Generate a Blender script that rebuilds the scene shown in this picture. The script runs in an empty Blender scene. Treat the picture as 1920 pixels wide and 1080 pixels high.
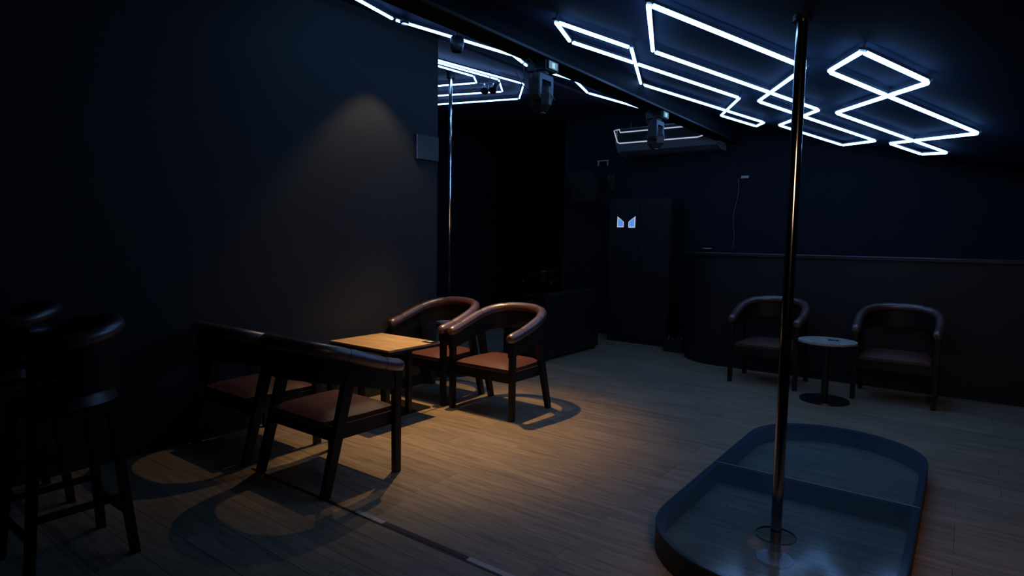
import bpy, bmesh, math, random
from mathutils import Vector, Matrix
random.seed(7)
PI = math.pi
S = bpy.context.scene
COL = S.collection

# ------------------------------------------------------------------ camera
cam_data = bpy.data.cameras.new('camera')
cam = bpy.data.objects.new('camera', cam_data)
COL.objects.link(cam)
cam_data.sensor_width = 36.0
cam_data.lens = 1146.0 / 1920.0 * 36.0
cam_data.clip_start = 0.02
cam_data.clip_end = 60
_r = Vector((0.801627, 0.597611, 0.016004))
_u = Vector((-0.060079, 0.053895, 0.996738))
_f = Vector((-0.594799, 0.799973, -0.079108))
M = Matrix(((_r.x, _u.x, -_f.x, 0), (_r.y, _u.y, -_f.y, 0), (_r.z, _u.z, -_f.z, 1.5), (0, 0, 0, 1)))
cam.matrix_world = M
S.camera = cam

# ------------------------------------------------------------------ world, exposure, lamps
W = bpy.data.worlds.new('world')
S.world = W
W.use_nodes = True
W.node_tree.nodes['Background'].inputs[0].default_value = (0.5, 0.55, 0.7, 1)
W.node_tree.nodes['Background'].inputs[1].default_value = 0.0
S.view_settings.view_transform = 'Standard'
S.view_settings.look = 'None'
S.view_settings.gamma = 1.0
S.view_settings.use_curve_mapping = False
S.view_settings.exposure = 0.0
try:
    S.cycles.sample_clamp_indirect = 2.0
    S.cycles.max_bounces = 6
except Exception:
    pass

TUBE_COLOR = (0.19, 0.44, 0.94)
TUBE_STRENGTH = 11.5
LAMP_POS = Vector((-3.69, 4.10, 3.07))      # the warm ceiling spotlight over the tables
LAMP_AIM = Vector((-3.36, 3.72, 0.0))
LAMP_POWER = 320.0
LAMP_COLOR = (1.0, 0.63, 0.24)

def spot(name, loc, aim, power, color, size, blend, radius):
    l = bpy.data.lights.new(name, 'SPOT')
    l.energy = power
    l.color = color
    l.spot_size = size
    l.spot_blend = blend
    l.shadow_soft_size = radius
    o = bpy.data.objects.new(name, l)
    COL.objects.link(o)
    o.location = loc
    o.rotation_euler = (Vector(aim) - Vector(loc)).to_track_quat('-Z', 'Y').to_euler()
    return o
spot('warm_spot_light', LAMP_POS, LAMP_AIM, LAMP_POWER, LAMP_COLOR, math.radians(63), 1.0, 0.018)
ADDED_SPOT_POS = Vector((-4.03, 3.80, 3.27))     # added unseen spot that makes the warm scallop on the left wall
spot('added_wall_spot', ADDED_SPOT_POS, (-4.00, 3.70, 0.0), 32.0, (1.0, 0.74, 0.46), math.radians(84), 0.45, 0.02)
# unseen warm fill, added to offset the blue tube light on the floor
spot('added_fill_light', (0.35, 1.0, 1.98), (-1.5, 5.0, 0.0), 52.0, (1.0, 0.60, 0.34), math.radians(100), 1.0, 0.3)

# ------------------------------------------------------------------ materials
def nodes(m):
    m.use_nodes = True
    nt = m.node_tree
    return nt, nt.nodes, nt.links, nt.nodes['Principled BSDF']

def mat(name, color, rough=0.5, metal=0.0, spec=0.5, noise=0.0, nscale=20.0, bump=0.0, coat=0.0):
    m = bpy.data.materials.new(name)
    nt, N, L, b = nodes(m)
    b.inputs['Base Color'].default_value = (*color, 1)
    b.inputs['Roughness'].default_value = rough
    b.inputs['Metallic'].default_value = metal
    b.inputs['Specular IOR Level'].default_value = spec
    b.inputs['Coat Weight'].default_value = coat
    b.inputs['Coat Roughness'].default_value = 0.32
    if noise or bump:
        tc = N.new('ShaderNodeTexCoord')
        nz = N.new('ShaderNodeTexNoise')
        nz.inputs['Scale'].default_value = nscale
        nz.inputs['Detail'].default_value = 6
        L.new(tc.outputs['Object'], nz.inputs['Vector'])
        if noise:
            mx = N.new('ShaderNodeMix'); mx.data_type = 'RGBA'
            mx.inputs['A'].default_value = (*[c * (1 - noise) for c in color], 1)
            mx.inputs['B'].default_value = (*[min(1, c * (1 + noise)) for c in color], 1)
            L.new(nz.outputs['Fac'], mx.inputs['Factor'])
            L.new(mx.outputs['Result'], b.inputs['Base Color'])
        if bump:
            bp = N.new('ShaderNodeBump')
            bp.inputs['Strength'].default_value = bump
            bp.inputs['Distance'].default_value = 0.004
            L.new(nz.outputs['Fac'], bp.inputs['Height'])
            L.new(bp.outputs['Normal'], b.inputs['Normal'])
    return m

def emit(name, color, strength):
    m = bpy.data.materials.new(name)
    m.use_nodes = True
    nt = m.node_tree
    nt.nodes.remove(nt.nodes['Principled BSDF'])
    e = nt.nodes.new('ShaderNodeEmission')
    e.inputs[0].default_value = (*color, 1)
    e.inputs[1].default_value = strength
    nt.links.new(e.outputs[0], nt.nodes['Material Output'].inputs[0])
    return m

def wood(name, dark, light, scale, stretch, rough, per_object=True):
    m = bpy.data.materials.new(name)
    nt, N, L, b = nodes(m)
    tc = N.new('ShaderNodeTexCoord')
    oi = N.new('ShaderNodeObjectInfo')
    mp = N.new('ShaderNodeMapping')
    mp.inputs['Scale'].default_value = stretch
    add = N.new('ShaderNodeVectorMath'); add.operation = 'ADD'
    mul = N.new('ShaderNodeMath'); mul.operation = 'MULTIPLY'
    mul.inputs[1].default_value = 37.0
    L.new(oi.outputs['Random'], mul.inputs[0])
    L.new(tc.outputs['Object'], add.inputs[0])
    L.new(mul.outputs[0], add.inputs[1])
    L.new(add.outputs[0], mp.inputs['Vector'])
    nz = N.new('ShaderNodeTexNoise')
    nz.inputs['Scale'].default_value = scale
    nz.inputs['Detail'].default_value = 9
    nz.inputs['Roughness'].default_value = 0.62
    nz.inputs['Distortion'].default_value = 0.6
    L.new(mp.outputs[0], nz.inputs['Vector'])
    cr = N.new('ShaderNodeValToRGB')
    cr.color_ramp.elements[0].position = 0.32
    cr.color_ramp.elements[0].color = (*dark, 1)
    cr.color_ramp.elements[1].position = 0.66
    cr.color_ramp.elements[1].color = (*light, 1)
    L.new(nz.outputs['Fac'], cr.inputs[0])
    hsv = N.new('ShaderNodeHueSaturation')
    mr = N.new('ShaderNodeMapRange')
    mr.inputs['To Min'].default_value = 0.86 if per_object else 1.0
    mr.inputs['To Max'].default_value = 1.10 if per_object else 1.0
    L.new(oi.outputs['Random'], mr.inputs['Value'])
    L.new(mr.outputs[0], hsv.inputs['Value'])
    L.new(cr.outputs[0], hsv.inputs['Color'])
    L.new(hsv.outputs[0], b.inputs['Base Color'])
    b.inputs['Roughness'].default_value = rough
    bp = N.new('ShaderNodeBump')
    bp.inputs['Strength'].default_value = 0.15
    bp.inputs['Distance'].default_value = 0.002
    L.new(nz.outputs['Fac'], bp.inputs['Height'])
    L.new(bp.outputs['Normal'], b.inputs['Normal'])
    return m

def glass_pane(name, tint):
    m = bpy.data.materials.new(name)
    m.use_nodes = True
    nt = m.node_tree
    N, L = nt.nodes, nt.links
    N.remove(N['Principled BSDF'])
    tr = N.new('ShaderNodeBsdfTransparent'); tr.inputs[0].default_value = (*tint, 1)
    gl = N.new('ShaderNodeBsdfGlossy'); gl.inputs[0].default_value = (0.9, 0.95, 1, 1)
    gl.inputs['Roughness'].default_value = 0.11
    fr = N.new('ShaderNodeFresnel'); fr.inputs[0].default_value = 1.38
    mx = N.new('ShaderNodeMixShader')
    df = N.new('ShaderNodeBsdfDiffuse'); df.inputs[0].default_value = (0.19, 0.33, 0.42, 1)   # even blue-grey veil mixed over the sheet
    dm = N.new('ShaderNodeMixShader'); dm.inputs[0].default_value = 0.13
    L.new(tr.outputs[0], dm.inputs[1]); L.new(df.outputs[0], dm.inputs[2])
    L.new(fr.outputs[0], mx.inputs[0]); L.new(dm.outputs[0], mx.inputs[1]); L.new(gl.outputs[0], mx.inputs[2])
    L.new(mx.outputs[0], N['Material Output'].inputs[0])
    return m

MT = {
    'plank': wood('oak_laminate', (0.18, 0.127, 0.086), (0.38, 0.272, 0.182), 4.5, (0.5, 7.0, 1), 0.5),
    'subfloor': mat('subfloor', (0.03, 0.025, 0.02), 0.9),
    'wall': mat('matt_charcoal_paint', (0.030, 0.032, 0.035), 0.75, noise=0.12, nscale=6, bump=0.05, spec=0.25),
    'wall_back': mat('matt_navy_paint', (0.012, 0.015, 0.024), 0.8, noise=0.15, nscale=5, spec=0.2),
    'ceiling': mat('ceiling_black_paint', (0.017, 0.027, 0.052), 0.8, noise=0.25, nscale=4, bump=0.06, spec=0.04),
    'ceiling_flat': mat('ceiling_violet_grey_paint', (0.060, 0.045, 0.075), 0.7, noise=0.1, nscale=4, spec=0.2),
    'beam': mat('beam_black', (0.006, 0.007, 0.010), 0.8, noise=0.2, nscale=8, spec=0.08),
    'black_wood': mat('black_stained_wood', (0.010, 0.008, 0.007), 0.45, noise=0.3, nscale=30, spec=0.35),
    'leather': mat('brown_leather', (0.085, 0.032, 0.026), 0.40, noise=0.35, nscale=28, bump=0.12, spec=0.9, coat=1.0),
    'seat_leather': mat('seat_brown_leather', (0.105, 0.036, 0.028), 0.5, noise=0.35, nscale=28, bump=0.2, spec=0.3),
    'seam': mat('leather_seam', (0.02, 0.010, 0.008), 0.7),
    'table_wood': wood('oak_table', (0.42, 0.25, 0.12), (0.62, 0.42, 0.22), 3.0, (1, 8, 1), 0.4, False),
    'table_pale': wood('pale_table', (0.33, 0.29, 0.24), (0.48, 0.44, 0.38), 3.0, (8, 1, 1), 0.45, False),
    'edge': mat('table_edge_black', (0.01, 0.01, 0.01), 0.4),
    'black_metal': mat('black_metal', (0.012, 0.012, 0.013), 0.35, spec=0.5),
    'chrome': mat('chrome', (0.75, 0.76, 0.80), 0.10, metal=1.0),
    'pale_steel': mat('brushed_pale_steel', (0.50, 0.54, 0.60), 0.45, metal=0.3),
    'smoked': mat('smoked_chrome', (0.30, 0.31, 0.35), 0.12, metal=1.0),
    'alu': mat('aluminium_trim', (0.40, 0.40, 0.42), 0.35, metal=1.0),
    'housing': mat('tube_housing', (0.03, 0.035, 0.05), 0.5),
    'connector': mat('tube_connector', (0.05, 0.06, 0.09), 0.4),
    'tube': emit('lit_tube', TUBE_COLOR, TUBE_STRENGTH),
    'stage_blue': mat('stage_blue_laminate', (0.010, 0.038, 0.090), 0.35, noise=0.1, nscale=10, spec=0.5),
    'stage_black': mat('stage_black_side', (0.010, 0.011, 0.014), 0.5),
    'glass': glass_pane('stage_glass', (0.86, 0.96, 1.0)),
    'glass_edge': mat('glass_edge', (0.25, 0.45, 0.55), 0.15, spec=0.8),
    'fixture': mat('fixture_black_plastic', (0.016, 0.017, 0.020), 0.38, spec=0.5),
    'fixture_grey': mat('fixture_grey_panel', (0.06, 0.085, 0.115), 0.4, spec=0.5),
    'lens': mat('dark_lens', (0.01, 0.012, 0.02), 0.05, spec=0.9, coat=1.0),
    'display': emit('fixture_display', (0.28, 0.60, 0.85), 0.45),
    'display_hot': emit('fixture_display_hot', (0.45, 0.85, 1.0), 0.9),
    'ac_white': mat('air_conditioner_plastic', (0.16, 0.17, 0.18), 0.4),
    'ac_dark': mat('air_conditioner_grille', (0.004, 0.004, 0.005), 0.8),
    'ac_trim': emit('air_conditioner_lit_outline', (0.42, 0.47, 0.68), 1.0),
    'panel_blue': emit('backlit_pale_blue', (0.09, 0.27, 0.70), 1.0),
    'panel_rim': emit('backlit_rim', (0.38, 0.50, 0.72), 1.0),
    'tape': mat('pale_tape', (0.50, 0.47, 0.45), 0.6, noise=0.3, nscale=60),
    'tape_red': mat('worn_maroon_strip', (0.075, 0.035, 0.035), 0.7, noise=0.3, nscale=60),
    'sofa': mat('black_leatherette', (0.012, 0.010, 0.010), 0.45, bump=0.2, nscale=40),
    'counter': mat('counter_black_front', (0.004, 0.0045, 0.007), 0.6),
    'box_grey': mat('wall_box_grey', (0.040, 0.036, 0.030), 0.35),
    'card': mat('card_black', (0.012, 0.012, 0.014), 0.3),
    'card_print': mat('card_print', (0.55, 0.55, 0.55), 0.5),
    'coaster_blue': mat('card_blue', (0.05, 0.11, 0.16), 0.4),
    'cable': mat('cable_black', (0.03, 0.03, 0.035), 0.4),
    'cable_pale': mat('cable_pale', (0.12, 0.12, 0.12), 0.5),
}

# ------------------------------------------------------------------ mesh helpers
class MB:
    def __init__(self): self.v = []; self.f = []
    def add(self, vs, fs):
        n = len(self.v); self.v += [tuple(p) for p in vs]; self.f += [tuple(i + n for i in f) for f in fs]
        return self
    def box(self, lo, hi, mtx=None):
        x0, y0, z0 = lo; x1, y1, z1 = hi
        vs = [(x0,y0,z0),(x1,y0,z0),(x1,y1,z0),(x0,y1,z0),(x0,y0,z1),(x1,y0,z1),(x1,y1,z1),(x0,y1,z1)]
        if mtx: vs = [mtx @ Vector(p) for p in vs]
        return self.add(vs, [(0,3,2,1),(4,5,6,7),(0,1,5,4),(1,2,6,5),(2,3,7,6),(3,0,4,7)])
    def bar(self, p, q, w, h, up=(0,0,1)):
        p, q = Vector(p), Vector(q); d = (q - p)
        L = d.length; d.normalize()
        s = d.cross(Vector(up))
        if s.length < 1e-5: s = d.cross(Vector((0,1,0)))
        s.normalize(); t = s.cross(d)
        m = Matrix(((s.x, d.x, t.x, p.x), (s.y, d.y, t.y, p.y), (s.z, d.z, t.z, p.z), (0,0,0,1)))
        return self.box((-w/2, 0, -h/2), (w/2, L, h/2), m)
    def taper(self, p, q, w0, d0, w1, d1):
        # four sided leg, horizontal sections, from p (bottom) to q (top)
        vs = []
        for (c, w, d) in ((p, w0, d0), (q, w1, d1)):
            for sx, sy in ((-1,-1),(1,-1),(1,1),(-1,1)):
                vs.append((c[0] + sx*w/2, c[1] + sy*d/2, c[2]))
        return self.add(vs, [(0,3,2,1),(4,5,6,7),(0,1,5,4),(1,2,6,5),(2,3,7,6),(3,0,4,7)])
    def cyl(self, c, r, z0, z1, n=24, r1=None):
        r1 = r if r1 is None else r1
        vs = [(c[0]+r*math.cos(2*PI*i/n), c[1]+r*math.sin(2*PI*i/n), z0) for i in range(n)]
        vs += [(c[0]+r1*math.cos(2*PI*i/n), c[1]+r1*math.sin(2*PI*i/n), z1) for i in range(n)]
        fs = [(i, (i+1) % n, n+(i+1) % n, n+i) for i in range(n)]
        fs += [tuple(range(n-1, -1, -1)), tuple(range(n, 2*n))]
        return self.add(vs, fs)
    def tube(self, pts, rad, n=12, caps=True):
        pts = [Vector(p) for p in pts]
        if not isinstance(rad, (list, tuple)): rad = [rad]*len(pts)
        base = None; rings = []
        for i, p in enumerate(pts):
            a = pts[max(0, i-1)]; b = pts[min(len(pts)-1, i+1)]
            d = (b-a).normalized()
            if base is None:
                base = d.cross(Vector((0,0,1)))
                if base.length < 1e-3: base = d.cross(Vector((0,1,0)))
            base = (base - d*base.dot(d)).normalized()
            t = d.cross(base)
            rings.append([p + rad[i]*(math.cos(2*PI*k/n)*base + math.sin(2*PI*k/n)*t) for k in range(n)])
        vs = [q for r in rings for q in r]; fs = []
        for i in range(len(pts)-1):
            for k in range(n):
                k2 = (k+1) % n
                fs.append((i*n+k, i*n+k2, (i+1)*n+k2, (i+1)*n+k))
        if caps:
            fs.append(tuple(range(n-1, -1, -1)))
            fs.append(tuple((len(pts)-1)*n+k for k in range(n)))
        return self.add(vs, fs)
    def prism(self, outline, z0, z1):
        n = len(outline)
        vs = [(x, y, z0) for x, y in outline] + [(x, y, z1) for x, y in outline]
        fs = [(i, (i+1) % n, n+(i+1) % n, n+i) for i in range(n)]
        fs += [tuple(range(n-1, -1, -1)), tuple(range(n, 2*n))]
        return self.add(vs, fs)
    def ring_wall(self, outer, inner, z0, z1):
        n = len(outer)
        vs = [(*p, z0) for p in outer] + [(*p, z1) for p in outer] + [(*p, z0) for p in inner] + [(*p, z1) for p in inner]
        fs = []
        for i in range(n):
            j = (i+1) % n
            fs += [(i, j, n+j, n+i), (2*n+j, 2*n+i, 3*n+i, 3*n+j), (n+i, n+j, 3*n+j, 3*n+i), (j, i, 2*n+i, 2*n+j)]
        return self.add(vs, fs)
    def mesh(self, name, material, smooth=False, bevel=0):
        me = bpy.data.meshes.new(name)
        me.from_pydata(self.v, [], self.f)
        bm = bmesh.new(); bm.from_mesh(me)
        if bevel:
            es = [e for e in bm.edges if len(e.link_faces) == 2 and e.calc_face_angle(0) > 0.6]
            bmesh.ops.bevel(bm, geom=es, offset=bevel, segments=2, affect='EDGES', profile=0.7)
        bmesh.ops.recalc_face_normals(bm, faces=bm.faces)
        bm.to_mesh(me); bm.free()
        if smooth:
            for p in me.polygons: p.use_smooth = True
            try: me.set_sharp_from_angle(angle=math.radians(42))
            except Exception: pass
        me.materials.append(material)
        return me
    def build(self, name, material, parent=None, smooth=False, bevel=0, loc=None):
        o = bpy.data.objects.new(name, self.mesh(name, material, smooth, bevel))
        COL.objects.link(o)
        if parent: o.parent = parent
        if loc: o.location = loc
        return o

def tag(o, label=None, cat=None, group=None, kind=None):
    if label: o['label'] = label
    if cat: o['category'] = cat
    if group: o['group'] = group
    if kind: o['kind'] = kind
    return o
def empty(name, loc=(0,0,0), rz=0.0):
    o = bpy.data.objects.new(name, None); COL.objects.link(o)
    o.empty_display_size = 0.1
    o.location = loc; o.rotation_euler = (0, 0, rz)
    return o
def copy_tree(o, parent=None):
    kids = list(o.children)
    c = o.copy(); COL.objects.link(c)
    if parent: c.parent = parent
    for k in kids: copy_tree(k, c)
    return c

# ------------------------------------------------------------------ the room shell
SLOPE = 0.263
def ceil_z(x, y):                       # the lit tubes lie in this plane; the boards are 5 cm above
    return 2.46 - SLOPE*(x + 0.651) + 0.0124*(y - 3.0)
CEIL_GAP = 0.055
XL, XR, YB, YF = -4.43, 1.55, 8.75, -1.2    # left wall, right wall, back wall, wall behind the camera
XREC, YREC = -5.45, 11.3
YE, XFAR = 4.64, -8.0                       # where the left wall ends, far left room

fl = MB().box((XFAR-0.2, YF-0.1, -0.10), (XR+0.1, YREC+0.15, -0.014)).build('floor', MT['subfloor'])
tag(fl, 'dark subfloor under the oak laminate planks', 'floor', kind='structure')
# planks run along X; every one is its own object, alike pieces share mesh data
PW, PL, GAP = 0.192, 1.52, 0.0012
plank_cache = {}
def plank(x0, x1, y0, y1):
    key = (round(x1-x0, 2), round(y1-y0, 3))
    if key not in plank_cache:
        w, d = x1-x0-GAP, y1-y0-GAP
        b = 0.0009
        vs = [(-w/2,-d/2,-0.014),(w/2,-d/2,-0.014),(w/2,d/2,-0.014),(-w/2,d/2,-0.014),
              (-w/2,-d/2,-b),(w/2,-d/2,-b),(w/2,d/2,-b),(-w/2,d/2,-b),
              (-w/2+b,-d/2+b,0),(w/2-b,-d/2+b,0),(w/2-b,d/2-b,0),(-w/2+b,d/2-b,0)]
        fs = [(4,5,9,8),(5,6,10,9),(6,7,11,10),(7,4,8,11),(8,9,10,11),(0,1,5,4),(1,2,6,5),(2,3,7,6),(3,0,4,7)]
        plank_cache[key] = MB().add(vs, fs).mesh('plank', MT['plank'])
    o = bpy.data.objects.new('plank', plank_cache[key])
    COL.objects.link(o); o.parent = fl
    o.location = ((x0+x1)/2, (y0+y1)/2, 0)
rows = []
y = 0.42
while y < YREC-0.02:
    y1 = min(y+PW, YREC)
    for edge in (2.097, YE, YB):
        if y < edge < y1-0.001: y1 = edge
    rows.append((y, y1)); y = y1
count = 0
for i, (y0, y1) in enumerate(rows):
    xa = XL if y1 <= YE+1e-6 else (-7.6 if y0 > YB-0.01 else -6.9)
    xb = (XR if y0 > 2.0 else -0.9) if y0 < YB-0.01 else XREC
    if y0 > 4.3 and y0 < YB-0.01: xb = 0.6
    x = xa - random.choice([0.0, 0.35, 0.7, 1.05]) * 1.0 - 0.1
    while x < xb:
        x0, x1 = max(x, xa), min(x+PL, xb)
        if x1-x0 > 0.06:
            plank(x0, x1, y0, y1); count += 1
        x += PL

def slope_slab(x0, x1, y0, y1, gap, th):
    vs = []
    for dz in (gap, gap+th):
        for (x, y) in ((x0,y0),(x1,y0),(x1,y1),(x0,y1)): vs.append((x, y, ceil_z(x, y)+dz))
    return MB().add(vs, [(0,1,2,3),(7,6,5,4),(0,4,5,1),(1,5,6,2),(2,6,7,3),(3,7,4,0)])
c = slope_slab(XL, XR+0.1, YF-0.1, YB+0.1, CEIL_GAP, 0.12).build('ceiling', MT['ceiling'])
tag(c, 'dark sloping ceiling rising from the right wall to the left wall', 'ceiling', kind='structure')
FLAT_Z = 3.50
c = MB().box((XFAR-0.1, YE-0.3, FLAT_Z+0.02), (XL, YREC+0.1, FLAT_Z+0.14)).build('ceiling_flat', MT['ceiling_flat'])
tag(c, 'violet grey flat ceiling of the side room behind the left wall', 'ceiling', kind='structure')

w = MB().box((XL-0.14, YF-0.1, 0), (XL, YE, 3.58)).build('wall_left', MT['wall'])
tag(w, 'matt charcoal left wall with the warm lamp pool', 'wall', kind='structure')
w = MB().box((XFAR, YE-0.14, 0), (XL-0.14, YE, 3.52)).build('wall_left_return', MT['wall'])
tag(w, 'charcoal wall turning left behind the end of the left wall', 'wall', kind='structure')
w = MB().box((XFAR-0.12, YE-0.14, 0), (XFAR, YREC+0.1, 3.56)).build('wall_far_left', MT['wall_back'])
tag(w, 'dark far wall of the side room', 'wall', kind='structure')
w = MB().box((XREC, YB, 0), (XR+0.12, YB+0.12, 3.62)).build('wall_back', MT['wall_back'])
tag(w, 'near-black navy back wall behind the bar counter', 'wall', kind='structure')
w = MB().box((XFAR, YREC, 0), (XREC+0.12, YREC+0.12, 3.56)).build('wall_recess_back', MT['wall_back'])
tag(w, 'dark end wall of the recess behind the sofa', 'wall', kind='structure')
w = MB().box((XREC, YB+0.12, 0), (XREC+0.12, YREC, 3.56)).build('wall_recess_side', MT['wall_back'])
tag(w, 'dark side wall of the recess behind the sofa', 'wall', kind='structure')
w = MB().box((XR, YF-0.1, 0), (XR+0.12, YB, 2.1)).build('wall_right', MT['wall_back'])
tag(w, 'near-black low right wall', 'wall', kind='structure')
w = MB().box((XL-0.14, YF-0.12, 0), (XR+0.12, YF, 3.58)).build('wall_front', MT['wall_back'])
tag(w, 'dark wall behind the viewpoint', 'wall', kind='structure')

# ceiling beam with a narrow cover strip along its lower right edge
bmz = 2.862
b = MB()
vs = []
for (x, z) in ((-2.80, bmz), (-2.60, bmz)):
    for yy in (YF, YB): vs.append((x, yy, z))
for x in (-2.80, -2.60):
    for yy in (YF, YB): vs.append((x, yy, ceil_z(x, yy)+CEIL_GAP))
b.add(vs, [(0,2,3,1),(4,5,7,6),(0,1,5,4),(2,6,7,3),(0,4,6,2),(1,3,7,5)])
beam = b.build('ceiling_beam', MT['beam'])
tag(beam, 'long black beam running under the sloping ceiling toward the back wall', 'beam', kind='structure')
MB().box((-2.612, YF+0.01, bmz-0.006), (-2.592, YB-0.01, bmz+0.012)).build('corner_strip', MT['stage_black'], beam)

# low trim lines in the floor: the metal threshold and the seam that meets it
t = empty('trim_1', (0, 0, 0))
tag(t, 'thin metal threshold strip across the floor with worn pale and maroon pieces', 'threshold', kind='structure')
x = -3.62
for (x1, mt, w, zz) in ((-2.86, 'alu', 0.010, 0.0035), (-2.60, 'alu', 0.012, 0.004), (-2.38, 'tape', 0.030, 0.0035),
                    (-1.80, 'tape_red', 0.030, 0.0035), (-1.52, 'tape', 0.032, 0.0035), (-0.9, 'tape_red', 0.030, 0.0035)):
    MB().box((x+0.002, 2.090, 0.0001), (x1, 2.090+w, zz)).build('strip_piece', MT[mt], t); x = x1
MB().box((-3.62, 2.078, 0.0001), (-0.9, 2.089, 0.0020)).build('dark_joint', MT['edge'], t)
t = empty('trim_2', (0, 0, 0))
tag(t, 'thin bright floor seam running back between the two pairs of chairs', 'floor trim', kind='structure')
MB().box((-3.682, 2.10, 0.0001), (-3.674, 4.62, 0.004)).build('metal_strip', MT['alu'], t)

# ------------------------------------------------------------------ tub chairs
def chair_roll_path(n=49):
    ctrl = [(-0.325,-0.315,0.685), (-0.332,-0.20,0.712), (-0.338,-0.05,0.757), (-0.325,0.10,0.808), (-0.270,0.235,0.848),
            (-0.155,0.315,0.870), (0,0.340,0.876), (0.155,0.315,0.870), (0.270,0.235,0.848), (0.325,0.10,0.808),
            (0.338,-0.05,0.757), (0.332,-0.20,0.712), (0.325,-0.315,0.685)]
    P = [Vector(p) for p in ctrl]; P = [2*P[0]-P[1]] + P + [2*P[-1]-P[-2]]
    out = []
    m = len(ctrl)-1
    for i in range(n):
        t = i/(n-1)*m; k = min(int(t), m-1); s = t-k
        a, b_, c_, d = P[k], P[k+1], P[k+2], P[k+3]
        out.append(0.5*((2*b_) + (c_-a)*s + (2*a-5*b_+4*c_-d)*s*s + (3*b_-a-3*c_+d)*s*s*s))
    return out

def make_chair():
    root = empty('tub_chair')
    path = chair_roll_path()
    n = len(path)
    # padded horseshoe roll with pinched stitch lines
    seam_i = [5, 12, 19, 29, 36, 43]
    rad = []
    for i in range(n):
        r = 0.043
        if i in seam_i: r = 0.0395
        if i in (0, n-1): r = 0.036
        rad.append(r)
    pts = list(path)
    e0 = (pts[0]-pts[1]).normalized(); e1 = (pts[-1]-pts[-2]).normalized()
    pts = [pts[0]+e0*0.010] + pts + [pts[-1]+e1*0.010]; rad = [0.022] + rad + [0.022]
    roll = MB().tube(pts, rad, 16).build('arm_roll', MT['leather'], root, smooth=True)
    for i in seam_i:
        d = (path[i+1]-path[i-1]).normalized()
        MB().tube([path[i]-d*0.0015, path[i]+d*0.0015], 0.0412, 16).build('seam', MT['seam'], roll, smooth=False)
    # black curved shell below the roll
    b = MB()
    sel = [p for p in path]
    top, out_, inn = [], [], []
    m = len(sel)
    for i, p in enumerate(sel):
        a = sel[max(0, i-1)]; c_ = sel[min(m-1, i+1)]
        d = (c_-a); d.z = 0; d.normalize()
        nn = Vector((-d.y, d.x, 0))
        k = abs(i-(m-1)/2)/((m-1)/2)
        depth = 0.150 + 0.055*(1-k)
        zt = p.z-0.020; zb = p.z-depth
        for (s, z) in ((0.017, zb), (0.017, zt), (-0.017, zt), (-0.017, zb)):
            b.v.append((p.x+nn.x*s, p.y+nn.y*s, z))
    for i in range(m-1):
        for k in range(4):
            k2 = (k+1) % 4
            b.f.append((i*4+k, i*4+k2, (i+1)*4+k2, (i+1)*4+k))
    b.f.append((3,2,1,0)); b.f.append(tuple((m-1)*4+k for k in range(4)))
    b.build('backrest_shell', MT['black_wood'], root, smooth=True)
    # seat cushion, slightly domed, and the black rail below it
    cs = MB(); nx, ny = 10, 10
    def corner(u, v):
        x = (u-0.5)*0.575; yy = -0.285 + v*0.51
        w = 1.0 - 0.10*max(0, v-0.5)*2
        return x*w, yy
    for lay in (0, 1):
        for j in range(ny+1):
            for i in range(nx+1):
                u, v = i/nx, j/ny
                x, yy = corner(u, v)
                e = min(u, 1-u, v, 1-v)
                zt = 0.425 + 0.035*min(1, (e/0.16))**0.5 + 0.010*math.sin(PI*u)*math.sin(PI*v)
                cs.v.append((x, yy, zt if lay else 0.385))
    st = (nx+1)*(ny+1)
    for j in range(ny):
        for i in range(nx):
            a = j*(nx+1)+i
            cs.f.append((a+nx+1, a+nx+2, a+1, a)); cs.f.append((st+a, st+a+1, st+a+nx+2, st+a+nx+1))
    rim = [i for i in range(nx+1)] + [j*(nx+1)+nx for j in range(1, ny+1)] + [ny*(nx+1)+i for i in range(nx-1, -1, -1)] + [j*(nx+1) for j in range(ny-1, 0, -1)]
    for k in range(len(rim)):
        a, c2 = rim[k], rim[(k+1) % len(rim)]
        cs.f.append((a, c2, st+c2, st+a))
    cs.build('seat', MT['seat_leather'], root, smooth=True)
    fr = MB()
    fr.box((-0.30, -0.295, 0.315), (0.30, -0.262, 0.400))
    fr.box((-0.315, -0.262, 0.315), (-0.285, 0.20, 0.400)); fr.box((0.285, -0.262, 0.315), (0.315, 0.20, 0.400))
    fr.box((-0.29, 0.175, 0.315), (0.29, 0.205, 0.400))
    fr.build('seat_rail', MT['black_wood'], root)
    for sx in (-1, 1):
        MB().taper((sx*0.328, -0.275, 0), (sx*0.328, -0.275, 0.66), 0.040, 0.046, 0.046, 0.050).build('leg', MT['black_wood'], root, bevel=0.003)
        MB().taper((sx*0.328, 0.272, 0), (sx*0.322, 0.085, 0.70), 0.040, 0.052, 0.044, 0.075).build('leg', MT['black_wood'], root, bevel=0.003)
    return root

chair0 = make_chair()
G_TUB = 'brown leather tub chairs around the room'
used = [False]
def put_chair(x, y, rz, label, group):
    o = chair0 if not used[0] else copy_tree(chair0)
    used[0] = True
    o.location = (x, y, 0); o.rotation_euler = (0, 0, rz)
    o['label'] = label; o['category'] = 'chair'; o['group'] = group
    return o
put_chair(-3.270, 4.255, 0, 'brown leather tub chair lit warm, nearer of the pair right of the square table', 'chairs at the lit square table')
put_chair(-4.042, 4.255, 0, 'brown leather tub chair behind the square table, next to the left wall', 'chairs at the lit square table')
put_chair(-3.197, 2.365, PI, 'dark tub chair seen from behind in front of the square table, with blue sheen', 'chairs at the lit square table')
put_chair(-4.030, 2.365, PI, 'tub chair seen from behind beside the left wall, its arm tip glowing reddish', 'chairs at the lit square table')
put_chair(-1.673, 6.965, 0, 'dark tub chair with violet sheen behind the near pole, left of the round table', 'chairs by the bar counter')
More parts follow.
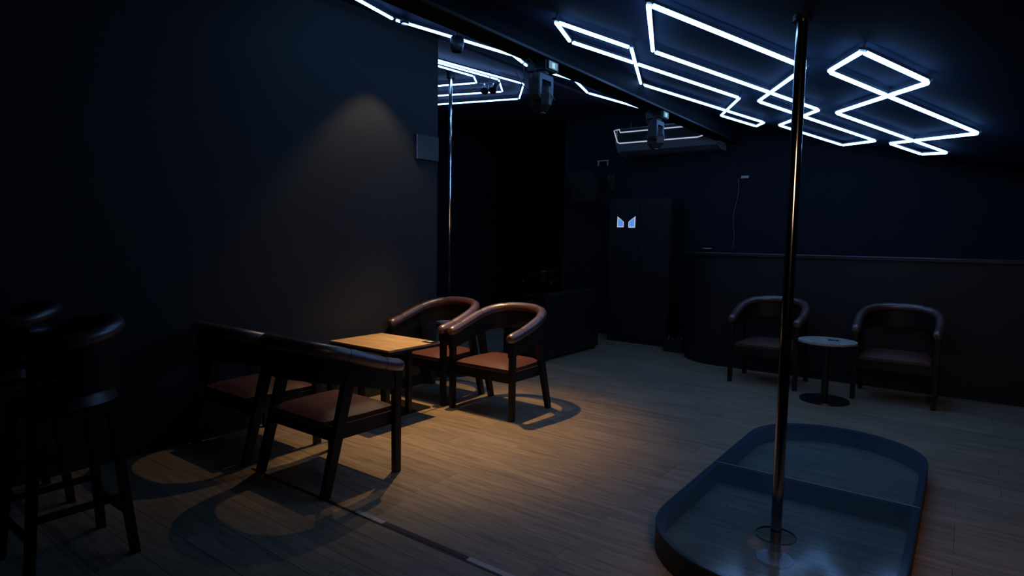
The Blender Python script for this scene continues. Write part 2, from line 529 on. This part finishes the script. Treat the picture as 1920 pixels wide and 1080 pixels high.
put_chair(-0.500, 7.010, 0, 'dark tub chair with violet sheen right of the round table, furthest right', 'chairs by the bar counter')
put_chair(-6.63, 10.0, 0.0, 'dim tub chair showing its arm over the black sofa back', 'chair behind the sofa')

# ------------------------------------------------------------------ bar stools in the dark foreground
def make_stool():
    root = empty('bar_stool')
    path = []
    for k in range(25):
        a = -0.15*PI + 1.30*PI*k/24
        path.append(Vector((0.215*math.cos(a), 0.02+0.200*math.sin(a), 1.035+0.045*max(0, math.sin(a)))))
    MB().tube(path, [0.024]+[0.034]*23+[0.024], 14).build('back_roll', MT['leather'], root, smooth=True)
    b = MB(); m = len(path)
    for i, p in enumerate(path):
        n_ = Vector((p.x, p.y-0.02, 0)).normalized()
        for s_, z in ((0.012, 0.80), (0.012, p.z-0.015), (-0.012, p.z-0.015), (-0.012, 0.80)):
            b.v.append((p.x+n_.x*s_, p.y+n_.y*s_, z))
    for i in range(m-1):
        for k in range(4): b.f.append((i*4+k, i*4+(k+1) % 4, (i+1)*4+(k+1) % 4, (i+1)*4+k))
    b.f.append((3, 2, 1, 0)); b.f.append(tuple((m-1)*4+k for k in range(4)))
    b.build('backrest_shell', MT['black_wood'], root, smooth=True)
    MB().cyl((0, 0.01), 0.205, 0.735, 0.790, 32, 0.190).build('seat', MT['leather'], root, smooth=True)
    MB().box((-0.165, -0.155, 0.690), (0.165, 0.165, 0.7345)).build('seat_rail', MT['black_wood'], root)
    for sx in (-1, 1):
        for sy in (-1, 1):
            MB().taper((sx*0.20, sy*0.205, 0), (sx*0.145, sy*0.145, 0.69), 0.036, 0.036, 0.038, 0.038).build('leg', MT['black_wood'], root, bevel=0.003)
    for sx in (-1, 1):
        MB().bar((sx*0.178, -0.180, 0.28), (sx*0.178, 0.180, 0.28), 0.020, 0.028).build('stretcher', MT['black_wood'], root)
    for sy in (-1, 1):
        MB().bar((-0.185, sy*0.188, 0.20), (0.185, sy*0.188, 0.20), 0.020, 0.028).build('stretcher', MT['black_wood'], root)
    return root
st = make_stool(); st.location = (-3.27, 0.975, 0)
tag(st, 'almost black high stool with rounded back in the lower left foreground', 'stool', 'high stools in the dark foreground')
st2 = copy_tree(st); st2.location = (-4.13, 0.99, 0)
st2['label'] = 'almost black high stool at the far left edge beside the left wall'

# ------------------------------------------------------------------ tables
def square_table():
    root = empty('cafe_table', (-3.915, 3.475, 0))
    tag(root, 'square cafe table with oak top glowing under the warm lamp', 'table')
    hx, hy = 0.365, 0.285
    MB().box((-hx, -hy, 0.608), (hx, hy, 0.624)).build('table_top', MT['table_wood'], root)
    MB().box((-hx-0.003, -hy-0.003, 0.588), (hx+0.003, hy+0.003, 0.6075)).build('top_edge', MT['edge'], root)
    MB().box((-0.18, -0.18, 0.572), (0.18, 0.18, 0.588)).build('support_plate', MT['black_metal'], root)
    for sx, sy in ((-1,-1),(1,-1),(1,1),(-1,1)):
        MB().taper((sx*0.155, sy*0.125, 0.015), (sx*0.155, sy*0.125, 0.572), 0.042, 0.042, 0.042, 0.042).build('leg', MT['black_metal'], root, bevel=0.002)
    MB().box((-0.24, -0.36, 0), (0.175, 0.375, 0.014)).build('base', MT['black_metal'], root, bevel=0.004)  # plate outline follows the dark shadow diamond on the floor below the table
    return root
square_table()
cd = empty('table_card', (-3.605, 3.70, 0.6242))
tag(cd, 'small black card with a pale print on the corner of the oak table', 'card')
MB().box((-0.055, -0.045, 0), (0.055, 0.045, 0.004)).build('card_body', MT['card'], cd)
MB().box((-0.028, -0.022, 0.0042), (0.020, 0.022, 0.0050)).build('print', MT['card_print'], cd)

def round_table(x, y, r, h, mt, label):
    root = empty('round_table', (x, y, 0))
    tag(root, label, 'table')
    MB().cyl((0, 0), r, h-0.018, h, 48).build('table_top', MT[mt], root, smooth=True)
    MB().cyl((0, 0), r+0.004, h-0.030, h-0.0185, 48).build('rim_band', MT['edge'], root, smooth=True)
    MB().cyl((0, 0), 0.032, 0.02, h-0.031, 20).build('column', MT['black_metal'], root, smooth=True)
    MB().cyl((0, 0), r*0.86, 0.0, 0.018, 40, r*0.84).build('base', MT['black_metal'], root, smooth=True)
    return root
round_table(-1.03, 6.46, 0.255, 0.585, 'table_pale', 'small round table with pale wood top between the two far right chairs')
cd = empty('coaster', (-0.985, 6.50, 0.5852), 0.2)
tag(cd, 'small dark blue card lying on the pale round table', 'coaster')
MB().box((-0.045, -0.035, 0), (0.045, 0.035, 0.004)).build('card_body', MT['card'], cd)
MB().box((-0.032, -0.024, 0.0042), (0.032, 0.024, 0.005)).build('print', MT['coaster_blue'], cd)
round_table(-4.575, 5.02, 0.30, 0.61, 'table_pale', 'small round table mostly hidden behind the end of the left wall')

# ------------------------------------------------------------------ low glass stage and poles
SX, SY = -0.664, 3.80
def stage_outline(off, n=20):
    hw, hs, bulge = 0.545-off, 0.78, 0.545-off
    pts = []
    for k in range(n+1):
        a = PI*k/n
        pts.append((SX+hw*math.cos(a), SY+hs+bulge*math.sin(a)**0.92))
    for k in range(n+1):
        a = PI + PI*k/n
        pts.append((SX+hw*math.cos(a), SY-hs-bulge*abs(math.sin(a))**0.92))
    return pts
H = 0.125
stage = empty('glass_stage', (SX, SY, 0))
tag(stage, 'low rounded glass topped dance stage with blue rim around the near pole', 'stage')
def sbuild(mb, name, mt, smooth=False, parent=None, bevel=0):
    mb.v = [(x-SX, y-SY, z) for x, y, z in mb.v]
    return mb.build(name, MT[mt], parent or stage, smooth, bevel)
sbuild(MB().ring_wall(stage_outline(0.0), stage_outline(0.008), 0.0, H-0.006), 'outer_skirt', 'stage_black', True)
sbuild(MB().ring_wall(stage_outline(0.0081), stage_outline(0.036), 0.0, H-0.010), 'rim_wall', 'stage_blue', True)
sbuild(MB().box((SX-0.508, SY-0.016, 0.0), (SX+0.508, SY+0.016, H-0.010)), 'divider', 'stage_blue')
o = stage_outline(0.002)
far = [p for p in o if p[1] > SY]; near = [p for p in o if p[1] < SY]
def pane(points, hole, name):
    # flat pane with a round hole: outline triangulated with bmesh, thin slab
    bm = bmesh.new()
    ov = [bm.verts.new((x-SX, y-SY, 0)) for x, y in points]
    es = [bm.edges.new((ov[i], ov[(i+1) % len(ov)])) for i in range(len(ov))]
    if hole:
        hx, hy, hr = hole
        hv = [bm.verts.new((hx-SX+hr*math.cos(2*PI*k/32), hy-SY+hr*math.sin(2*PI*k/32), 0)) for k in range(32)]
        es += [bm.edges.new((hv[k], hv[(k+1) % 32])) for k in range(32)]
    bmesh.ops.triangle_fill(bm, use_beauty=True, edges=es)
    if hole:
        kill = [f for f in bm.faces if (f.calc_center_median().xy - Vector((hole[0]-SX, hole[1]-SY))).length < hole[2]*0.9]
        bmesh.ops.delete(bm, geom=kill, context='FACES')
    for f in bm.faces:
        f.normal_update()
        if f.normal.z < 0: f.normal_flip()
    me = bpy.data.meshes.new(name); bm.to_mesh(me); bm.free()
    me.materials.append(MT['glass'])
    ob = bpy.data.objects.new(name, me); COL.objects.link(ob); ob.parent = stage
    ob.location = (0, 0, H)
    return ob
PX, PY = -0.651, 3.003
pane(far + [(SX-0.543, SY+0.003), (SX+0.543, SY+0.003)], None, 'glass_pane')
pane(near + [(SX+0.543, SY-0.003), (SX-0.543, SY-0.003)], (PX, PY, 0.088), 'glass_pane')
sbuild(MB().box((SX-0.543, SY-0.0022, H-0.008), (SX+0.543, SY+0.0022, H+0.001)), 'pane_edge', 'glass_edge')
hr = 0.088
c32 = [(PX+hr*math.cos(2*PI*k/40), PY+hr*math.sin(2*PI*k/40)) for k in range(40)]
c33 = [(PX+(hr+0.003)*math.cos(2*PI*k/40), PY+(hr+0.003)*math.sin(2*PI*k/40)) for k in range(40)]
sbuild(MB().ring_wall(c33, c32, H-0.008, H+0.0005), 'hole_edge', 'edge', True)

pz = ceil_z(PX, PY)+CEIL_GAP
p = empty('dance_pole', (PX, PY, 0))
tag(p, 'chrome dance pole rising through the glass stage to the ceiling', 'pole')
MB().cyl((0, 0), 0.0245, 0.012, pz-0.03, 32).build('pole_tube', MT['smoked'], p, smooth=True)
MB().cyl((0, 0), 0.086, 0.0, 0.012, 40, 0.082).build('base_plate', MT['pale_steel'], p, smooth=True)
MB().cyl((0, 0), 0.036, 0.012, 0.055, 32, 0.030).build('base_collar', MT['chrome'], p, smooth=True)
MB().cyl((0, 0), 0.040, pz-0.03, pz-0.004, 32).build('ceiling_flange', MT['black_metal'], p, smooth=True)
p = empty('dance_pole', (-5.17, 5.635, 0))
tag(p, 'chrome dance pole of the side room, seen just right of the left wall end', 'pole')
MB().cyl((0, 0), 0.0225, 0.008, 3.44, 28).build('pole_tube', MT['chrome'], p, smooth=True)
MB().cyl((0, 0), 0.05, 3.44, FLAT_Z+0.018, 28).build('ceiling_flange', MT['black_metal'], p, smooth=True)
MB().cyl((0, 0), 0.07, 0.0, 0.008, 28).build('base_plate', MT['chrome'], p, smooth=True)

# ------------------------------------------------------------------ LED tube frames
CA, SA = math.cos(math.radians(23)), math.sin(math.radians(23))
U = Vector((SA, CA)); V = Vector((-SA, CA))
def lift(q): return Vector((q[0], q[1], ceil_z(q[0], q[1])))
def led_tube(root, p, q, up, trim=0.022, fat=1.0):
    d = (q-p).normalized(); p = p + d*trim; q = q - d*trim
    t = MB().bar(p+up*0.018, q+up*0.018, 0.014, 0.014, up).build('tube_housing', MT['housing'], root)
    mb = MB()
    s = d.cross(up).normalized()
    prof = [(-0.007, 0.0105), (-0.0115, 0.004), (-0.0115, -0.003), (-0.007, -0.0095), (0, -0.0115), (0.007, -0.0095), (0.0115, -0.003), (0.0115, 0.004), (0.007, 0.0105)]
    for c_ in (p+d*0.004, q-d*0.004):
        for a, h in prof: mb.v.append(tuple(c_ + s*a*fat + up*h*fat))
    k = len(prof)
    for i in range(k): mb.f.append((i, (i+1) % k, k+(i+1) % k, k+i))
    mb.f.append(tuple(range(k-1, -1, -1))); mb.f.append(tuple(range(k, 2*k)))
    mb.build('light_tube', MT['tube'], root)
def connector(root, p, up, dirs, gap):
    mb = MB()
    mb.bar(p+up*0.006, p+up*0.018, 0.030, 0.030, (0,1,0))
    for d in dirs: mb.bar(p+up*0.012, p+up*0.012+d*0.024, 0.016, 0.014, up)
    mb.build('connector', MT['connector'], root)
    c2 = MB().bar(p+up*0.018, p+up*(gap-0.001), 0.006, 0.006, (0,1,0))
    c2.build('mount_clip', MT['connector'], root)
UPN = Vector((SLOPE, -0.0124, 1)).normalized()
def led_chain(T, sizes, label):
    root = empty('led_tube_frame')
    root['_o'] = 0
    del root['_o']
    tag(root, label, 'ceiling light', 'glowing tube light frames on the sloping ceiling')
    T = Vector(T)
    nodes_ = {}
    def N(q): nodes_.setdefault((round(q.x, 3), round(q.y, 3)), [])
    segs = []
    for L in sizes:
        a, b_, c_, d = T, T+U*L, T+V*L, T+(U+V)*L
        for s, e in ((a, b_), (a, c_), (b_, d), (c_, d)): segs.append((s, e))
        T = d
    for s, e in segs:
        p3, q3 = lift(s), lift(e)
        led_tube(root, p3, q3, UPN)
        dd = (q3-p3).normalized()
        nodes_.setdefault((round(s.x, 3), round(s.y, 3)), []).append(dd)
        nodes_.setdefault((round(e.x, 3), round(e.y, 3)), []).append(-dd)
    for (x, y), ds in nodes_.items(): connector(root, lift((x, y)), UPN, ds, CEIL_GAP)
    return root
led_chain((-0.46, 3.37), (0.62, 1.20, 0.62), 'glowing chain of three diamond tube frames furthest right on the ceiling')
led_chain((-1.29, 2.785), (1.21, 0.62, 1.20), 'glowing chain of diamond tube frames crossing behind the near pole, starting with a large diamond')
led_chain((-2.15, 3.30), (0.62, 1.20, 0.62), 'glowing chain of three diamond tube frames just right of the black beam')
led_chain((-3.62, 2.62), (1.20, 0.62, 1.20), 'glowing chain of tube frames left of the black beam, partly hidden by it')

# nested frames on the flat ceiling of the side room
TZ = FLAT_Z - 0.035
UPF = Vector((0, 0, 1))
def flat_frame(pts, label):
    root = empty('led_tube_frame')
    tag(root, label, 'ceiling light', 'nested tube light frames in the side room')
    P3 = [Vector((x, y, TZ)) for x, y in pts]
    for i in range(len(P3)-1):
        n = max(1, round((P3[i+1]-P3[i]).length/1.25))
        for k in range(n):
            led_tube(root, P3[i].lerp(P3[i+1], k/n), P3[i].lerp(P3[i+1], (k+1)/n), UPF, 0.012 if n > 1 else 0.018, 0.75)
    for i, p in enumerate(P3):
        ds = []
        if i: ds.append((P3[i-1]-p).normalized())
        if i < len(P3)-1: ds.append((P3[i+1]-p).normalized())
        connector(root, p, UPF, ds, 0.055)
flat_frame([(-4.885, 4.72), (-4.64, 6.42), (-5.17, 7.05), (-6.90, 6.55)], 'outermost of the three nested glowing tube frames behind the left wall')
flat_frame([(-4.955, 4.72), (-4.78, 6.085), (-5.11, 6.59), (-6.60, 6.10)], 'middle one of the three nested glowing tube frames behind the left wall')
flat_frame([(-5.047, 4.72), (-4.935, 5.79), (-5.11, 6.055), (-6.30, 5.69)], 'innermost of the three nested glowing tube frames behind the left wall')

# ------------------------------------------------------------------ ceiling spotlight can
lz = ceil_z(LAMP_POS.x, LAMP_POS.y)+CEIL_GAP
o = empty('ceiling_spotlight', (LAMP_POS.x, LAMP_POS.y, lz))
can0 = o
tag(o, 'dark rounded ceiling spotlight just right of the left wall end, over the lit chairs', 'spotlight')
prof = [(0.052, -0.075), (0.062, -0.10), (0.060, -0.15), (0.052, -0.185), (0.043, -0.200)]
mb = MB(); n = 28
for r, z in prof:
    for k in range(n): mb.v.append((r*math.cos(2*PI*k/n), r*math.sin(2*PI*k/n), z))
for i in range(len(prof)-1):
    for k in range(n): mb.f.append((i*n+k, i*n+(k+1) % n, (i+1)*n+(k+1) % n, (i+1)*n+k))
mb.f.append(tuple(range(n)))
MB().cyl((0, 0), 0.010, -0.076, -0.002, 12).build('stem', MT['fixture'], o, smooth=True)
mb.build('lamp_can', MT['fixture'], o, smooth=True)
o = copy_tree(can0)  # second can, added to go with the unseen wall spot
o.location = (ADDED_SPOT_POS.x, ADDED_SPOT_POS.y, ceil_z(ADDED_SPOT_POS.x, ADDED_SPOT_POS.y)+CEIL_GAP)
o.scale = (0.7, 0.7, 0.35)
o['label'] = 'added dark spotlight can close to the left wall, standing in for an unseen lamp'

# ------------------------------------------------------------------ moving head stage lights under the beam
def moving_head():
    root = empty('moving_head_light')
    MB().box((-0.085, -0.070, -0.085), (0.085, 0.095, -0.012)).build('base_box', MT['fixture'], root, bevel=0.006)
    d = MB().box((0.086, -0.055, -0.080), (0.100, 0.085, -0.014)).build('display_housing', MT['fixture'], root)
    MB().box((0.1002, -0.045, -0.073), (0.104, 0.065, -0.022)).build('display', MT['display'], d)
    MB().box((0.1042, -0.010, -0.068), (0.106, 0.025, -0.030)).build('display_glow', MT['display_hot'], d)
    for yy in (-0.075, 0.075):
        MB().box((-0.012, yy-0.010, -0.012), (0.012, yy+0.010, 0.0)).build('mount_clamp', MT['black_metal'], root)
    MB().cyl((0, 0), 0.055, -0.105, -0.0855, 24).build('swivel', MT['fixture'], root, smooth=True)
    # yoke: two cheeks with a bridge
    b = MB()
    out = [(-0.095, -0.105), (0.095, -0.105), (0.102, -0.135), (0.100, -0.270), (0.078, -0.300), (0.058, -0.270), (0.058, -0.150),
           (-0.058, -0.150), (-0.058, -0.270), (-0.078, -0.300), (-0.100, -0.270), (-0.102, -0.135)]
    n = len(out)
    b.v = [(-0.045, y_, z_) for y_, z_ in out] + [(0.045, y_, z_) for y_, z_ in out]
    b.f = [(i, (i+1) % n, n+(i+1) % n, n+i) for i in range(n)] + [tuple(range(n)), tuple(range(2*n-1, n-1, -1))]
    yoke = b.build('yoke', MT['fixture'], root)
    f = MB()
    out2 = [(-0.088, -0.112), (0.088, -0.112), (0.094, -0.138), (0.092, -0.262), (0.066, -0.262), (0.060, -0.150),
            (-0.060, -0.150), (-0.066, -0.262), (-0.092, -0.262), (-0.094, -0.138)]
    n = len(out2)
    f.v = [(0.0452, y_, z_) for y_, z_ in out2] + [(0.050, y_, z_) for y_, z_ in out2]
    f.f = [(i, (i+1) % n, n+(i+1) % n, n+i) for i in range(n)] + [tuple(range(n)), tuple(range(2*n-1, n-1, -1))]
    f.build('yoke_cover', MT['fixture_grey'], yoke)
    # lamp head hanging down, a tapered octagonal barrel
    h = MB(); n = 8
    secs = [(0.052, -0.165), (0.082, -0.200), (0.092, -0.270), (0.086, -0.335), (0.050, -0.385), (0.038, -0.388)]
    for r, z in secs:
        for k in range(n):
            a = 2*PI*(k+0.5)/n
            h.v.append((1.05*r*math.cos(a), 0.62*r*math.sin(a), z))
    for i in range(len(secs)-1):
        for k in range(n): h.f.append((i*n+k, i*n+(k+1) % n, (i+1)*n+(k+1) % n, (i+1)*n+k))
    h.f.append(tuple(range(n-1, -1, -1))); h.f.append(tuple((len(secs)-1)*n+k for k in range(n)))
    head = h.build('lamp_head', MT['fixture'], root)
    MB().tube([(0.080, -0.050, -0.235), (0.094, -0.020, -0.258), (0.097, 0.020, -0.280), (0.090, 0.050, -0.292)], 0.0035, 8).build('trim_arc', MT['fixture_grey'], head, smooth=True)
    MB().cyl((0, 0), 0.034, -0.394, -0.3885, 20).build('lens', MT['lens'], head, smooth=True)
    MB().tube([(0.0, -0.070, -0.060), (-0.01, -0.16, -0.015), (-0.02, -0.22, -0.07), (-0.02, -0.19, -0.155), (-0.01, -0.12, -0.150), (0, -0.068, -0.075)], 0.005, 8).build('power_cable', MT['cable'], root, smooth=True)
    return root
mh = moving_head()
mh.location = (-2.70, 3.965, bmz)
tag(mh, 'moving head stage light hanging from the beam, nearer one with lit blue display', 'stage light', 'moving head lights under the beam')
m2 = copy_tree(mh)
m2.location = (-2.70, 6.115, bmz)
m2['label'] = 'moving head stage light hanging from the beam, farther one in front of the air conditioner'

# twin par light in front of the nested tubes
o = empty('twin_par_light', (-4.74, 5.86, FLAT_Z+0.02), 0.35)
tag(o, 'small twin spotlight hanging in front of the nested glowing tubes', 'stage light')
MB().tube([(0, 0, -0.003), (0, 0, -0.145)], 0.007, 8).build('hanger', MT['black_metal'], o, smooth=True)
MB().bar((-0.13, 0, -0.150), (0.13, 0, -0.150), 0.02, 0.02).build('cross_bar', MT['fixture_grey'], o)
for sx in (-1, 1):
    cth = MB().tube([(sx*0.06, 0.03, -0.165), (sx*0.055, 0.0, -0.200), (sx*0.05, -0.045, -0.250)], [0.036, 0.044, 0.050], 16).build('lamp_can', MT['fixture'], o, smooth=True)
    MB().tube([(sx*0.062, -0.02, -0.160), (sx*0.060, -0.038, -0.195)], 0.009, 8).build('knob', MT['chrome'], cth, smooth=True)
o = tag(MB().tube([(-4.52, 6.10, FLAT_Z+0.016), (-4.55, 6.25, 3.42), (-4.62, 6.45, 3.40), (-4.60, 6.70, 3.44), (-4.70, 6.95, FLAT_Z+0.016)], 0.006, 8).build('loose_cable', MT['cable'], smooth=True),
        'loose black cable looping under the ceiling right of the twin spotlight', 'cable')

# ------------------------------------------------------------------ air conditioner at the back
ac = empty('air_conditioner', (-3.52, 8.25, 2.78))
tag(ac, 'wide air conditioner with pale glowing outline hanging high before the back wall', 'air conditioner')
b = MB()
sec = [(-0.02, 0.36), (-0.02, 0.150), (0.06, 0.040), (0.22, 0.0), (0.42, 0.0), (0.42, 0.36)]
n = len(sec)
b.v = [(-0.74, y_, z_) for y_, z_ in sec] + [(0.74, y_, z_) for y_, z_ in sec]
b.f = [(i, (i+1) % n, n+(i+1) % n, n+i) for i in range(n)] + [tuple(range(n)), tuple(range(2*n-1, n-1, -1))]
b.build('body', MT['ac_white'], ac, bevel=0.008)
MB().box((-0.70, -0.045, 0.140), (0.60, -0.021, 0.345)).build('intake_panel', MT['ac_dark'], ac)
tb = MB()
tb.tube([(0.62, -0.052, 0.240), (0.60, -0.052, 0.190), (0.56, -0.052, 0.150), (0.50, -0.052, 0.138), (-0.66, -0.052, 0.145), (-0.695, -0.052, 0.165), (-0.755, -0.052, 0.335), (-0.67, -0.052, 0.345), (-0.655, -0.052, 0.300), (0.42, -0.052, 0.295)], 0.0085, 8)
tb.build('outline_trim', MT['ac_trim'], ac, smooth=True)
for k in range(5):
    MB().box((-0.55, -0.050, 0.185+k*0.026), (0.42, -0.0455, 0.192+k*0.026)).build('louvre', MT['ac_dark'], ac)
MB().box((0.742, 0.04, 0.06), (0.765, 0.30, 0.30)).build('end_cap', MT['ac_white'], ac)
for sx in (-0.6, 0.6):
    MB().bar((sx, 0.2, 0.36), (sx, 0.2, 0.48), 0.02, 0.02, (0,1,0)).build('hanger', MT['black_metal'], ac)

# ------------------------------------------------------------------ back wall things
sp = empty('wall_speaker', (-4.83, 8.42, 2.08), 0.0)
tag(sp, 'black tilted loudspeaker high on the back wall left of the glowing panels', 'speaker')
R = Matrix.Rotation(math.radians(20), 4, 'X') @ Matrix.Rotation(math.radians(12), 4, 'Z')
MB().box((-0.19, -0.14, 0.06), (0.19, 0.14, 0.54), R).build('cabinet', MT['fixture'], sp, bevel=0.01)
g = MB().box((-0.165, -0.150, 0.09), (0.165, -0.1405, 0.50), R).build('grille', MT['ac_dark'], sp)
MB().bar((0.12, 0.10, 0.42), (0.12, 0.325, 0.42), 0.04, 0.05).build('wall_bracket', MT['black_metal'], sp)
for (dx, dz) in ((0.215, 0.42), (0.29, 0.42), (0.21, 0.36), (0.285, 0.36), (0.24, 0.32), (0.235, 0.27), (0.28, 0.24)):
    MB().cyl((0, 0), 0.006, 0, 0.006, 8)
pl = MB().box((0.19, 0.300, 0.20), (0.32, 0.327, 0.46)).build('mount_plate', MT['fixture'], sp)
for (dx, dz) in ((0.215, 0.42), (0.29, 0.42), (0.21, 0.36), (0.285, 0.36), (0.24, 0.32), (0.235, 0.27), (0.28, 0.24)):
    MB().box((dx-0.006, 0.292, dz-0.006), (dx+0.006, 0.2998, dz+0.006)).build('screw', MT['chrome'], pl)
o = empty('wall_bracket', (-4.65, 8.74, 2.74))
tag(o, 'small metal bracket high on the back wall above the loudspeaker', 'bracket')
MB().box((-0.10, -0.16, 0.0), (0.10, -0.002, 0.012)).build('shelf_plate', MT['alu'], o)
for sx in (-0.09, 0.07):
    MB().box((sx, -0.16, -0.07), (sx+0.02, -0.14, -0.001)).build('prong', MT['alu'], o)

cb = empty('tall_cabinet', (-3.85, 8.49, 0))
tag(cb, 'tall black double door cabinet at the back with two pale blue glowing pentagon windows', 'cabinet')
MB().box((-0.48, -0.225, 0.0), (0.48, 0.24, 2.12)).build('body', MT['counter'], cb, bevel=0.006)
for sx, nm in ((-1, 'l'), (1, 'r')):
    x0, x1 = (-0.472, -0.004) if sx < 0 else (0.004, 0.472)
    dr = MB().box((x0, -0.250, 0.06), (x1, -0.226, 2.08)).build('door', MT['counter'], cb, bevel=0.003)
    cx = -0.215 if sx < 0 else 0.0
    # pentagon windows, leaning toward each other
    if sx < 0: pts = [(-0.342, 1.860), (-0.342, 1.707), (-0.240, 1.707), (-0.240, 1.778)]
    else: pts = [(-0.070+0.012, 1.707), (-0.070+0.012+0.0, 1.707)]
    def poly(pp, yb, yf, name, mt, parent):
        k = len(pp); q = MB()
        q.v = [(a, yb, c_) for a, c_ in pp] + [(a, yf, c_) for a, c_ in pp]
        q.f = [(i, (i+1) % k, k+(i+1) % k, k+i) for i in range(k)] + [tuple(range(k)), tuple(range(2*k-1, k-1, -1))]
        return q.build(name, MT[mt], parent)
    if sx < 0:
        big = [(-0.347, 1.866), (-0.350, 1.706), (-0.244, 1.706), (-0.242, 1.780), (-0.255, 1.795)]
    else:
        big = [(-0.058+0.0, 1.866), (-0.061, 1.700), (-0.166, 1.700), (-0.168, 1.780), (-0.155, 1.797)]
    cxx = sum(a for a, _ in big)/5; czz = sum(c_ for _, c_ in big)/5
    small = [(cxx+(a-cxx)*0.74, czz+(c_-czz)*0.76) for a, c_ in big]
    wn = poly(big, -0.2535, -0.2505, 'glow_panel', 'panel_rim', dr)
    poly(small, -0.2560, -0.2538, 'glow_panel_centre', 'panel_blue', cb)
MB().box((-0.150, -0.262, 1.315), (-0.135, -0.2505, 1.33)).build('lock', MT['chrome'], cb)

o = empty('equipment_box', (-3.16, 8.05, 0))
tag(o, 'small glossy black equipment box on the floor left of the rounded counter end', 'box')
MB().box((-0.13, -0.12, 0.0), (0.13, 0.12, 0.17)).build('body', MT['fixture'], o, bevel=0.008)
for sx in (-0.055, 0.075):
    MB().tube([(sx-0.03, -0.05, 0.172), (sx-0.02, -0.05, 0.215), (sx+0.02, -0.05, 0.215), (sx+0.03, -0.05, 0.172)], 0.006, 8).build('handle', MT['chrome'], o, smooth=True)

# black sofa seen from behind in the side room
sf = empty('sofa', (-4.50, 6.89, 0))
tag(sf, 'black high backed sofa seen from behind at the mouth of the side room', 'sofa')
MB().box((0.265, -0.655, 0.04), (0.412, 0.655, 0.835)).build('backrest', MT['sofa'], sf, bevel=0.018)
MB().box((-0.27, -0.645, 0.04), (0.26, 0.645, 0.30)).build('base', MT['sofa'], sf, bevel=0.012)
MB().box((0.085, -0.650, 0.305), (0.262, 0.650, 0.735)).build('back_padding', MT['sofa'], sf, bevel=0.025)
for sy in (-1, 1):
    a, b_ = sorted((sy*0.004, sy*0.650))
    MB().box((-0.275, a, 0.303), (0.082, b_, 0.43)).build('seat_cushion', MT['sofa'], sf, bevel=0.025)
for sx in (-0.22, 0.36):
    for sy in (-0.60, 0.60):
        MB().box((sx-0.02, sy-0.02, 0), (sx+0.02, sy+0.02, 0.04)).build('foot', MT['black_metal'], sf)

# ------------------------------------------------------------------ bar counter with rounded corner
def bar_outline(off):
    pts = []
    x0, yf, r = -2.98+off, 7.435+off, 0.58
    for k in range(13):
        a = PI + (PI/2)*k/12
        pts.append((x0+r+(r)*math.cos(a), yf+r+(r)*math.sin(a)))
    pts += [(XR-0.01, yf), (XR-0.01, 8.05-off), (x0, 8.05-off)]
    return pts
bc = empty('bar_counter', (0, 0, 0))
tag(bc, 'long black bar counter with rounded left end behind the far right chairs', 'bar counter')
MB().prism(bar_outline(0.0), 0.0, 1.345).build('front', MT['counter'], bc, smooth=True)
MB().prism(bar_outline(-0.025), 1.3455, 1.375).build('counter_top', MT['stage_black'], bc, smooth=True, bevel=0.0)
eo = bar_outline(-0.028)
MB().tube([(x, y, 1.378) for x, y in eo[:14]], 0.0018, 6).build('metal_edge', MT['alu'], bc, smooth=True)
o = empty('dish', (-2.66, 7.70, 1.3755))
tag(o, 'small dark dish with bright rim on the rounded end of the bar counter', 'dish')
mb = MB(); n = 28
prof = [(0.03, 0.0), (0.065, 0.02), (0.078, 0.05), (0.074, 0.05), (0.060, 0.024), (0.0, 0.010)]
for r, z in prof:
    for k in range(n): mb.v.append((r*math.cos(2*PI*k/n), r*math.sin(2*PI*k/n), z))
for i in range(len(prof)-1):
    for k in range(n): mb.f.append((i*n+k, i*n+(k+1) % n, (i+1)*n+(k+1) % n, (i+1)*n+k))
mb.f.append(tuple(range(n-1, -1, -1)))
mb.build('bowl', MT['fixture'], o, smooth=True)
MB().tube([(0.077*math.cos(2*PI*k/28), 0.077*math.sin(2*PI*k/28), 0.052) for k in range(29)], 0.003, 6, caps=False).build('rim', MT['alu'], o, smooth=True)

o = empty('wall_socket_box', (-2.52, 8.74, 2.39))
tag(o, 'tiny pale junction box on the back wall with a hanging cable', 'junction box')
MB().box((-0.05, -0.035, 0.0), (0.05, 0.0, 0.035)).build('box_body', MT['card_print'], o, bevel=0.004)
pts = []
for k in range(26):
    t_ = k/25
    pts.append((-0.09-0.05*t_+0.018*math.sin(t_*9), -0.02, 0.0-0.98*t_))
MB().tube([(-0.03, -0.02, -0.002)]+pts, 0.0045, 6).build('cable', MT['cable_pale'], o, smooth=True)

# box on the left wall
o = empty('wall_box', (XL, 4.47, 2.40))
tag(o, 'flat square grey box mounted on the left wall near its end', 'electrical box')
MB().box((0.0005, -0.15, -0.12), (0.030, 0.155, 0.12)).build('housing', MT['box_grey'], o, bevel=0.003)
MB().box((0.0302, -0.142, -0.112), (0.034, 0.147, 0.112)).build('cover', MT['box_grey'], o)
MB().box((0.004, -0.157, -0.118), (0.034, -0.1505, 0.118)).build('edge_strip', MT['alu'], o)
